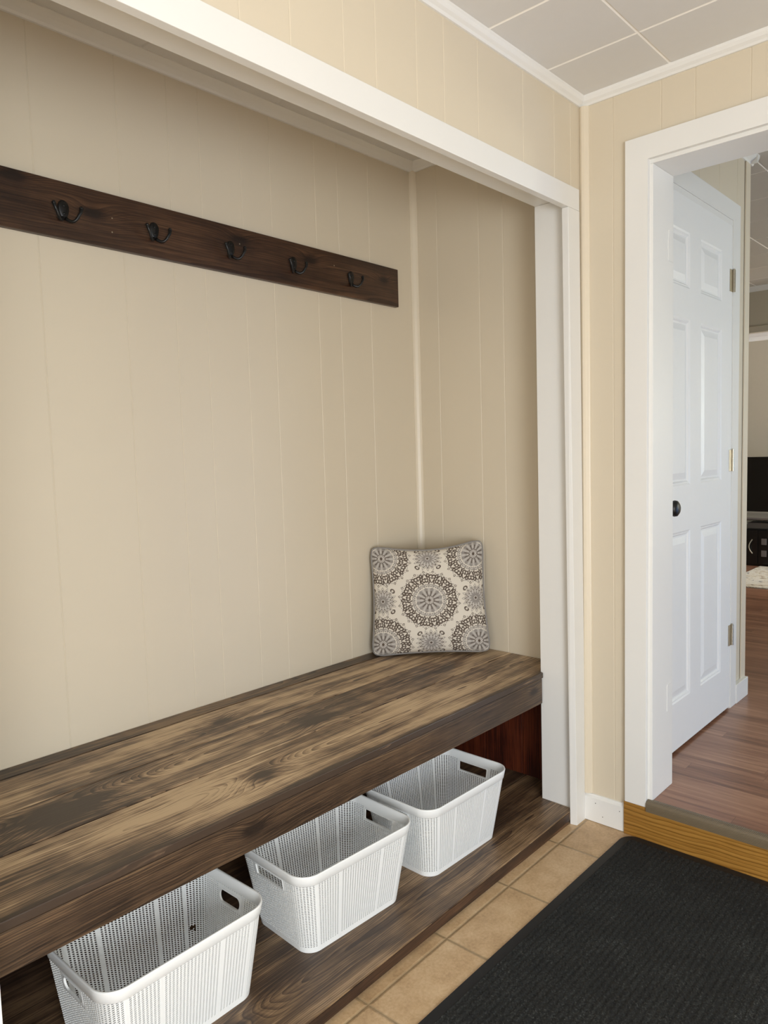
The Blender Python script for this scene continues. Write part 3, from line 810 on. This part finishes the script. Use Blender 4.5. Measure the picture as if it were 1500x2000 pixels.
# ------------------------------------------------------------------ baskets
BASK = plain('white_basket_plastic', srgb(236, 238, 237), 0.38, noise=0.01, nscale=30)
def make_basket(name, stadium, slant, Lb=0.335):
    H = 0.222
    Lt, Dt, Db = 0.405, 0.290, 0.228
    rt, rb = 0.050, 0.040
    NL, ND, NC = 34, 22, 9
    # column lines: 2 per pitch
    kinds = []
    def build_line(t):
        """outline positions for a given height fraction: list of (x, y)"""
        L = Lb + (Lt - Lb) * t; W = Db + (Dt - Db) * t; r = rb + (rt - rb) * t
        pts = []
        sx, sy = L / 2 - r, W / 2 - r
        def seg(a, b, n):
            for i in range(2 * n):
                u = (i // 2 + (0.57 if i % 2 else 0)) / n
                pts.append((a[0] + (b[0] - a[0]) * u, a[1] + (b[1] - a[1]) * u))
        def arc(c, a0, n):
            for i in range(2 * n):
                u = a0 + (math.pi / 2) * (i // 2 + (0.57 if i % 2 else 0)) / n
                pts.append((c[0] + r * math.cos(u), c[1] + r * math.sin(u)))
        seg((-sx, -W / 2), (sx, -W / 2), NL); arc((sx, -sy), -math.pi / 2, NC)
        seg((L / 2, -sy), (L / 2, sy), ND); arc((sx, sy), 0, NC)
        seg((sx, W / 2), (-sx, W / 2), NL); arc((-sx, sy), math.pi / 2, NC)
        seg((-L / 2, sy), (-L / 2, -sy), ND); arc((-sx, -sy), math.pi, NC)
        return pts
    NCOL = 2 * (NL + ND) + 4 * NC
    solid = set()
    starts = [0, NL + NC, NL + NC + ND + NC, 2 * NL + 2 * NC + ND + NC]
    for s0, n in ((starts[0], NL), (starts[2], NL)):
        for c in (8, 25): solid.add(s0 + c)
        solid.add((s0 - 1) % NCOL); solid.add(s0 + n)
    side = {}
    for s0 in (starts[1], starts[3]):
        for c in range(ND): side[s0 + c] = c
    NR = 37
    z0, z1 = 0.014, 0.196
    rowz = [z0 + (z1 - z0) * (i // 2 + (0.42 if i % 2 else 0)) / NR for i in range(2 * NR + 1)]
    rows = [0.0] + rowz + [H - 0.003]
    bm = bmesh.new()
    grid = []
    for ri, zz in enumerate(rows):
        line = build_line(zz / H)
        rw = []
        for ci, (x, y) in enumerate(line):
            dz = 0.0
            if 1 < ri < len(rows) - 2:
                dz = slant * (0.5 if ci % 2 else -0.5) * (z1 - z0) / NR
            rw.append(bm.verts.new((x, y, zz + dz)))
        grid.append(rw)
    n2 = 2 * NCOL
    hz0, hz1 = (rowz[57], rowz[70]) if stadium else (rowz[60], rowz[73])
    hcols = (6, 15) if stadium else (4, 17)
    for ri in range(len(rows) - 1):
        for ci in range(n2):
            col = ci // 2
            zc = (rows[ri] + rows[ri + 1]) / 2
            hole = (ci % 2 == 0) and (ri % 2 == 0) and 0 < ri < len(rows) - 2 and col not in solid
            if col in side:
                c = side[col]
                lo, hi = hcols
                if lo <= c <= hi and hz0 < zc < hz1: continue
                if lo - 1 <= c <= hi + 1 and hz0 - 0.0045 < zc < hz1 + 0.0045: hole = False
            if stadium and col in (NL + NC + ND + 5, NL + NC + ND + 6) and 18 < ri < 24 and (ri + col) % 5: continue      # a broken patch of the mesh
            if hole: continue
            a, b = grid[ri], grid[ri + 1]
            bm.faces.new((a[ci], a[(ci + 1) % n2], b[(ci + 1) % n2], b[ci]))
    body = obj('basket_body', bm, BASK, None, False)
    md = body.modifiers.new('thickness', 'SOLIDIFY'); md.thickness = 0.0013; md.offset = -1
    # base
    bm = bmesh.new()
    l0 = build_line(0.02)[::2]
    a = [bm.verts.new((x * 0.992, y * 0.992, 0.0)) for x, y in l0]
    b = [bm.verts.new((x * 0.992, y * 0.992, 0.003)) for x, y in l0]
    bm.faces.new(a[::-1]); bm.faces.new(b)
    for i in range(len(a)): bm.faces.new((a[i], a[(i + 1) % len(a)], b[(i + 1) % len(a)], b[i]))
    base = obj('base', bm, BASK, None)
    # rim band: smooth lip, inside and outside
    bm = bmesh.new()
    prof = [(0.0012, 0.196), (0.0022, 0.197), (0.0028, 0.2205), (0.0018, 0.2235), (-0.0006, 0.2240), (-0.0030, 0.2230), (-0.0034, 0.2205), (-0.0034, 0.1975), (-0.0024, 0.196)]
    rings = []
    base_line = [build_line(zz / H) for _, zz in prof]
    for (o, zz), line in zip(prof, base_line):
        N = len(line); rw = []
        for i, (x, y) in enumerate(line):
            x1, y1 = line[(i + 1) % N]; x0, y0 = line[i - 1]
            tx, ty = x1 - x0, y1 - y0; q = math.hypot(tx, ty) or 1
            rw.append(bm.verts.new((x + ty / q * o, y - tx / q * o, zz)))
        rings.append(rw)
    M = len(prof); N = len(rings[0])
    for i in range(M):
        A, B = rings[i], rings[(i + 1) % M]
        for q in range(N):
            bm.faces.new((A[q], A[(q + 1) % N], B[(q + 1) % N], B[q]))
    rim = obj('rim', bm, BASK, None, True)
    # frames around the two hand holes
    handles = []
    v0, v1 = hcols[0] / ND, (hcols[1] + 1) / ND
    for s in (-1, 1):
        bm = bmesh.new()
        def on_side(a, zz, o):
            t = zz / H
            L = Lb + (Lt - Lb) * t; W = Db + (Dt - Db) * t; r = rb + (rt - rb) * t
            sy = W / 2 - r
            return (s * (L / 2 + o), -sy + 2 * sy * a, zz)
        span = 2 * (0.275 / 2 - 0.048)
        hw, hh = (v1 - v0) / 2 * span, (hz1 - hz0) / 2
        ac, zc = (v0 + v1) / 2, (hz0 + hz1) / 2
        ins = 0.002
        rad = hh - ins - 0.001 if stadium else 0.0035
        inner = []
        for cx, cz, a0 in ((1, 1, 0), (-1, 1, 90), (-1, -1, 180), (1, -1, 270)):
            for i in range(9):
                an = math.radians(a0 + 90 * i / 8)
                inner.append((cx * (hw - ins - rad) + math.cos(an) * rad, cz * (hh - ins - rad) + math.sin(an) * rad))
        outer = []
        for px, pz in inner:
            q = min((hw + 0.001) / max(abs(px), 1e-6), (hh + 0.001) / max(abs(pz), 1e-6))
            outer.append((px * q, pz * q))
        rings = []
        for loop, o in ((outer, 0.0003), (inner, 0.0012), (inner, -0.0034), (outer, -0.0025)):
            rings.append([bm.verts.new(on_side(ac + px / span, zc + pz, o)) for px, pz in loop])
        N = len(inner)
        for A, B in zip(rings, rings[1:] + rings[:1]):
            for q in range(N):
                bm.faces.new((A[q], A[(q + 1) % N], B[(q + 1) % N], B[q]))
        handles.append(obj('handle_frame', bm, BASK, None, False))
    root = bpy.data.objects.new(name, None); root.empty_display_size = 0.1
    COL.objects.link(root)
    for o in (body, base, rim, *handles): o.parent = root
    return root
def dup(root):
    r = root.copy(); COL.objects.link(r)
    for ch in list(root.children):
        c = ch.copy(); COL.objects.link(c); c.parent = r
    return r
b1 = make_basket('storage_basket', False, 0.12)
b1.location = (-0.978, 0.2565, 0.0455); b1.rotation_euler = (0, 0, math.radians(-2.6))
tag(b1, 'white woven look plastic basket in the middle of the three on the platform', 'basket', 'white baskets under the bench')
b2 = dup(b1)
b2.location = (-0.528, 0.2385, 0.0455); b2.rotation_euler = (0, 0, math.radians(-1.0))
tag(b2, 'white woven look plastic basket nearest the white post and doorway', 'basket', 'white baskets under the bench')
b3 = make_basket('storage_basket', True, 0.4, 0.352)
b3.location = (-1.485, 0.268, 0.0455); b3.rotation_euler = (0, 0, math.radians(1.0))
tag(b3, 'white plastic basket with rounded hand holes, leftmost and closest to the camera', 'basket', 'white baskets under the bench')

# ------------------------------------------------------------------ cushion
CREAM, GREY, LGREY, DBR = (222, 214, 200), (146, 140, 134), (194, 188, 180), (84, 71, 61)
def medallion(x, y, R, n=20):
    r = math.hypot(x, y) / R; th = math.atan2(y, x)
    if r > 1.10: return None
    if r < 0.16:
        if r < 0.03: return DBR
        pet = abs(math.sin(6 * th))
        return DBR if (pet < 0.35 or r > 0.145 or r < 0.05) else LGREY
    if r < 0.475:
        s = math.cos(12 * th)
        edge = 0.455 - 0.02 * abs(math.sin(12 * th))
        if r > edge: return CREAM
        if r < 0.33 and s < -0.80: return DBR
        if s > 0.1 and r < 0.44: return LGREY if abs(s - 0.62) > 0.10 else GREY
        return GREY
    if r < 0.60:
        ph = (th * 20 / (2 * math.pi)) % 1.0 - 0.5
        d = math.hypot(ph * 2 * math.pi * 0.52 / 20, r - 0.50)
        if 0.052 < d < 0.085: return GREY
        if d < 0.030: return GREY
        if r > 0.56 and abs(ph) > 0.40: return DBR
        return CREAM
    if r < 0.97:
        q = th * n / (2 * math.pi)
        u = q % 1.0 - 0.5
        v = (r - 0.60) / 0.37
        if int(math.floor(q)) % 2: v = 1.0 - v
        a = abs(u)
        w = 0.105
        # two lobes of a heart, its point, scrolls between hearts
        if v > 0.50 and abs(math.hypot((a - 0.20) * 1.0, (v - 0.68) * 1.25) - 0.21) < w * 0.8 and (a > 0.04 or v > 0.6): return DBR
        if 0.05 < v <= 0.62 and abs(a - (0.02 + 0.40 * ((v - 0.05) / 0.57) ** 0.75)) < w * 0.75: return DBR
        if math.hypot(a, (v - 0.50) * 1.2) < 0.095: return DBR
        if abs(math.hypot(a - 0.5, (v - 0.20) * 1.2) - 0.19) < w * 0.75: return DBR
        if math.hypot(a - 0.5, (v - 0.88) * 1.1) < 0.12: return DBR
        return CREAM
    ph = (th * n / (2 * math.pi)) % 1.0 - 0.5
    d = abs(ph * 2 * math.pi * 1.02 / n) * 1.2 + abs(r - 1.02)
    if 0.035 < d < 0.062 or d < 0.012: return DBR
    if r < 1.0 and abs(abs(ph) - 0.30) < 0.07: return GREY
    return CREAM
def star(x, y, R):
    r = math.hypot(x, y) / R; th = math.atan2(y, x)
    if r > 1.12: return None
    def zig(n, lo, hi):
        t = abs(((th * n / (2 * math.pi)) % 1.0) - 0.5) * 2
        return lo + (hi - lo) * t
    a, b, c = zig(14, 0.28, 0.50), zig(16, 0.52, 0.80), zig(16, 0.70, 0.98)
    if r < 0.08: return DBR
    if r < 0.14: return LGREY
    if r < a: return GREY
    if r < b - 0.07: return LGREY
    if r < b + 0.02: return DBR
    if r < c - 0.06: return LGREY if r < c - 0.14 else CREAM
    if r < c: return GREY
    ph = (th * 4 / (2 * math.pi)) % 1.0 - 0.5
    if 0.80 < r and abs(math.hypot(ph * 2 * math.pi * 0.95 / 4, (r - 0.98) * 1.3) - 0.13) < 0.045: return DBR
    return CREAM
def pattern(u, v):
    for cx in (-0.82, 0, 0.82):
        for cy in (-0.79, 0, 0.79):
            if (cx == 0) == (cy == 0):
                c = medallion(u - cx, v - cy, 0.505)
            else:
                c = star(u - cx, v - cy, 0.268)
            if c is not None and c is not CREAM: return c
    return CREAM

CW, CH, CT = 0.452, 0.416, 0.060
def cush_pt(u, v, s):
    """u, v in -1..1; s=+1 front; local x across, z up, -y to the viewer"""
    pin = 0.055
    cc = max(0.0, abs(u) - 0.78) / 0.22 * max(0.0, abs(v) - 0.78) / 0.22
    ss = 1 - 0.04 * cc ** 1.5
    u *= ss; v *= ss
    x = u * (1 - 0.022 * (v + 1)) * CW / 2 * (1 - pin * (1 - v * v) ** 1.0 * abs(u) ** 3)
    zz = v * CH / 2 * (1 - (pin + (0.055 if v > 0 else -0.01)) * max(0, 1 - u * u) ** 1.3 * abs(v) ** 3)
    if v > 0:      # slack between the top corners, right corner higher
        zz += 0.012 * max(0, u) ** 2 * v ** 3
    e = max(0.0, (1 - u * u) * (1 - v * v))
    t = CT * e ** 0.42 * (1 - 0.12 * v)
    t += 0.0022 * math.sin(9 * u + 2 * v) * e + 0.0018 * math.sin(7 * v - 4 * u) * e
    return (x, -s * t, zz)
CUSH_Z = 0.0
cush = thing('throw_cushion', (-0.108, 0.592, ZB), 'square cushion with grey and brown medallion print leaning in the alcove corner on the bench', 'cushion')
def cush_place(p):
    d = Vector((0.6570, -0.7539, 0)).normalized()      # across
    nrm = Vector((-0.7539, -0.6570, 0)).normalized()   # towards the viewer
    lean = math.radians(7.0)
    up = Vector((0, 0, math.cos(lean))) - nrm * math.sin(lean)
    fw = nrm * math.cos(lean) + Vector((0, 0, math.sin(lean)))
    roll = math.radians(1.2)
    x = p[0] * math.cos(roll) - p[2] * math.sin(roll); zz = p[0] * math.sin(roll) + p[2] * math.cos(roll)
    return Vector((-0.1085, 0.5915, ZB + CH / 2 + CUSH_Z)) + d * x + up * zz + fw * (-p[1]) - nrm * 0.0
lowest = min(cush_place(cush_pt(-1 + i / 20, -1 + j / 20, k)).z for i in range(41) for j in range(8) for k in (1, 0, -0.75)) - 0.0055
CUSH_Z = ZB - lowest + 0.0005
NU = 300
bm = bmesh.new()
lay = bm.verts.layers.float_color.new('print')
g = []
for j in range(NU + 1):
    row = []
    for i in range(NU + 1):
        u, v = -1 + 2 * i / NU, -1 + 2 * j / NU
        vt = bm.verts.new(cush_place(cush_pt(u, v, 1)))
        vt[lay] = srgb(*pattern(u, v))
        row.append(vt)
    g.append(row)
for j in range(NU):
    for i in range(NU):
        bm.faces.new((g[j][i], g[j][i + 1], g[j + 1][i + 1], g[j + 1][i]))
k = NT('printed_linen')
va = k.n('ShaderNodeVertexColor', layer_name='print')
wv1, _ = k.noise(k.scale(k.obj(), (1, 1, 1)), 900, 2, 0.6)
k.color(k.mix(k.math('MULTIPLY', wv1, 0.14), va.outputs['Color'], srgb(120, 110, 100))); k.rough(0.9)
k.bump(wv1, 0.4, 0.001)
obj('front_panel', bm, k.m, cush, True)
bm = bmesh.new()
NB = 40
g = [[bm.verts.new(cush_place(cush_pt(-1 + 2 * i / NB, -1 + 2 * j / NB, -0.75))) for i in range(NB + 1)] for j in range(NB + 1)]
for j in range(NB):
    for i in range(NB):
        bm.faces.new((g[j][i], g[j][i + 1], g[j + 1][i + 1], g[j + 1][i]))
GREYF = plain('grey_piping_fabric', srgb(140, 136, 132), 0.9, bump=0.3, bscale=900)
obj('back_panel', bm, GREYF, cush, True)
bm = bmesh.new()
pts = []
NP = 50
for a, b in (((-1, -1), (1, -1)), ((1, -1), (1, 1)), ((1, 1), (-1, 1)), ((-1, 1), (-1, -1))):
    for i in range(NP):
        u = a[0] + (b[0] - a[0]) * i / NP; v = a[1] + (b[1] - a[1]) * i / NP
        # round the corners of the piping
        rr = 0.055
        cu, cv = abs(u) - (1 - rr), abs(v) - (1 - rr)
        if cu > 0 and cv > 0:
            q = math.hypot(cu, cv)
            u = math.copysign(1 - rr + cu / q * rr * 1.12, u); v = math.copysign(1 - rr + cv / q * rr * 1.12, v)
        pts.append(cush_place(cush_pt(u * 1.004, v * 1.004, 0.0)))
tube(bm, pts, 0.0052, 10, True)
obj('piping', bm, GREYF, cush, True)['label'] = 'grey corded edge'

# ------------------------------------------------------------------ door mat
mat = thing('door_mat', (-0.85, -0.6, 0.0), 'large charcoal ribbed carpet mat with black rubber border on the tile floor', 'mat')
MX0, MX1, MY0, MY1 = -1.62, -0.0215, -1.07, -0.158
RUB = plain('black_rubber', srgb(18, 18, 20), 0.6, noise=0.06, bump=0.2, bscale=600)
bm = bmesh.new()
def rr_poly(x0, x1, y0, y1, r, n=6):
    pts = []
    for cx, cy, a0 in ((x1 - r, y1 - r, 0), (x0 + r, y1 - r, 90), (x0 + r, y0 + r, 180), (x1 - r, y0 + r, 270)):
        for i in range(n + 1):
            a = math.radians(a0 + 90 * i / n); pts.append((cx + r * math.cos(a), cy + r * math.sin(a)))
    return pts
prism(bm, [(x, y, 0.0006) for x, y in rr_poly(MX0, MX1, MY0, MY1, 0.045)], (0, 0, 0.0034), 0.001)
obj('rubber_border', bm, RUB, mat)
bm = bmesh.new()
rg = random.Random(3)
st = 0.0042
IX = int((MX1 - MX0 - 0.046) / st); IY = int((MY1 - MY0 - 0.032) / st)
x00, y00 = MX0 + 0.023, MY0 + 0.009
gv = []
for j in range(IY + 1):
    row = []
    for i in range(IX + 1):
        edge_ = min(i, IX - i, j, IY - j)
        corner = (IX - i) + (IY - j)
        rib = 0.0015 if (j % 4) in (0, 1) else 0.0
        rib += 0.0005 if (i // 3 + j // 4) % 2 else 0.0
        h = 0.0048 + rib + rg.uniform(-0.0008, 0.0008)
        if edge_ == 0: h = 0.0036
        x = x00 + i * st; y = y00 + j * st
        # cut the corners of the carpet like the rubber below it
        cxr = max(0, abs(x - (MX0 + MX1) / 2) - ((MX1 - MX0) / 2 - 0.055)); cyr = max(0, abs(y - (MY0 + MY1) / 2) - ((MY1 - MY0) / 2 - 0.055))
        if math.hypot(cxr, cyr) > 0.034: h = 0.0022
        row.append(bm.verts.new((x + rg.uniform(-.0006, .0006), y + rg.uniform(-.0006, .0006), h)))
    gv.append(row)
for j in range(IY):
    for i in range(IX):
        bm.faces.new((gv[j][i], gv[j][i + 1], gv[j + 1][i + 1], gv[j + 1][i]))
k = NT('charcoal_carpet')
co = k.obj()
n1, _ = k.noise(co, 190, 3, 0.75); n2, _ = k.noise(co, 9, 3, 0.6); n3, _ = k.noise(co, 600, 2, 0.6)
v = k.math('ADD', k.math('ADD', k.math('MULTIPLY', n1, 0.7), k.math('MULTIPLY', n3, 0.35)), k.math('MULTIPLY', k.math('SUBTRACT', n2, 0.5), 0.18))
cc = k.ramp(v, [(0.40, srgb(6, 7, 7)), (0.52, srgb(17, 19, 19)), (0.62, srgb(40, 43, 42)), (0.74, srgb(98, 100, 97))])
vo = k.n('ShaderNodeTexVoronoi'); vo.inputs['Scale'].default_value = 16; k.l(co, vo.inputs['Vector'])
sepc = k.n('ShaderNodeSeparateColor'); k.l(vo.outputs['Color'], sepc.inputs[0])
fleck = k.math('MULTIPLY', k.math('LESS_THAN', vo.outputs['Distance'], 0.035), k.math('GREATER_THAN', sepc.outputs[0], 0.72))
k.color(k.mix(fleck, cc, srgb(190, 185, 170))); k.rough(0.95)
k.bump(n3, 0.6, 0.002)
obj('carpet_pile', bm, k.m, mat)

# ------------------------------------------------------------------ living room things seen through the doorway
k = NT('cream_rug')
co = k.obj()
a, ac = k.noise(co, 5, 4, 0.6); b, _ = k.noise(k.vmath('ADD', co, ac), 7, 3, 0.6)
k.color(k.ramp(b, [(0.30, srgb(120, 104, 88)), (0.40, srgb(186, 172, 150)), (0.52, srgb(210, 204, 192)), (0.62, srgb(200, 194, 184)), (0.70, srgb(100, 100, 100))])); k.rough(0.95)
bm = bmesh.new(); box(bm, 3.93, 5.02, -0.9, 0.84, ZF, ZF + 0.010, 0.003)
tag(obj('area_rug', bm, k.m), 'cream patterned area rug on the living room floor by the television stand', 'rug')
stand = thing('tv_stand', (5.3, 0.5, ZF), 'black television stand with glass top against the far living room wall', 'tv stand')
GLOSS = plain('black_lacquer', srgb(14, 14, 16), 0.25)
GLAS = plain('grey_glass', srgb(112, 106, 104), 0.08)
bm = bmesh.new()
box(bm, 5.07, 5.5, -0.15, 1.35, ZF, 0.475, 0.004)
obj('cabinet', bm, GLOSS, stand)
bm = bmesh.new()
box(bm, 5.07, 5.5, -0.15, 1.35, 0.556, 0.566, 0.001)
for y in (-0.14, 0.6, 1.30):
    box(bm, 5.35, 5.49, y, y + 0.04, 0.476, 0.556, 0.001)
obj('shelf', bm, GLOSS, stand)
bm = bmesh.new(); box(bm, 5.03, 5.52, -0.18, 1.38, 0.5665, 0.585, 0.003)
obj('glass_top', bm, GLAS, stand)
for y0, y1 in ((0.87, 1.34), (0.36, 0.865), (-0.145, 0.355)):
    bm = bmesh.new()
    box(bm, 5.052, 5.068, y0, y1, ZF + 0.02, 0.468, 0.002)
    dr = obj('door', bm, GLOSS, stand)
    bm = bmesh.new()
    yc = y0 + 0.045
    pts = [(5.048 - 0.022 * math.sin(math.pi * i / 12), yc + 0.022 * math.sin(math.pi * i / 12), 0.25 + 0.13 * i / 12) for i in range(13)]
    tube(bm, pts, 0.005, 8)
    obj('handle', bm, NICKEL, dr)
    for zz in (0.225, 0.335):
        for yy_ in (y0 - 0.055,):
            if yy_ < -0.1: continue
            bm = bmesh.new()
            box(bm, 5.046, 5.0515, yy_ - 0.022, yy_ + 0.022, zz, zz + 0.058, 0.001)
            obj('pane', bm, GLAS, dr)
tv = thing('television', (5.32, 0.45, 0.585), 'black flat screen television on the stand against the far wall', 'television')
bm = bmesh.new(); box(bm, 5.24, 5.27, -0.15, 1.28, 0.625, 1.142, 0.004)
obj('bezel', bm, GLOSS, tv)
bm = bmesh.new(); box(bm, 5.2375, 5.2398, -0.135, 1.265, 0.642, 1.128)
obj('screen', bm, plain('dark_screen', srgb(8, 8, 10), 0.15), tv)
bm = bmesh.new(); box(bm, 5.17, 5.36, 0.3, 0.75, 0.5855, 0.597, 0.004); box(bm, 5.25, 5.28, 0.49, 0.56, 0.597, 0.625)
obj('foot', bm, GLOSS, tv)
bm = bmesh.new(); box(bm, 5.13, 5.32, 0.72, 0.98, 0.4755, 0.53, 0.003)
dev = tag(obj('media_player', bm, plain('grey_plastic', srgb(110, 104, 98), 0.4)), 'grey media box under the glass top of the television stand', 'media player')
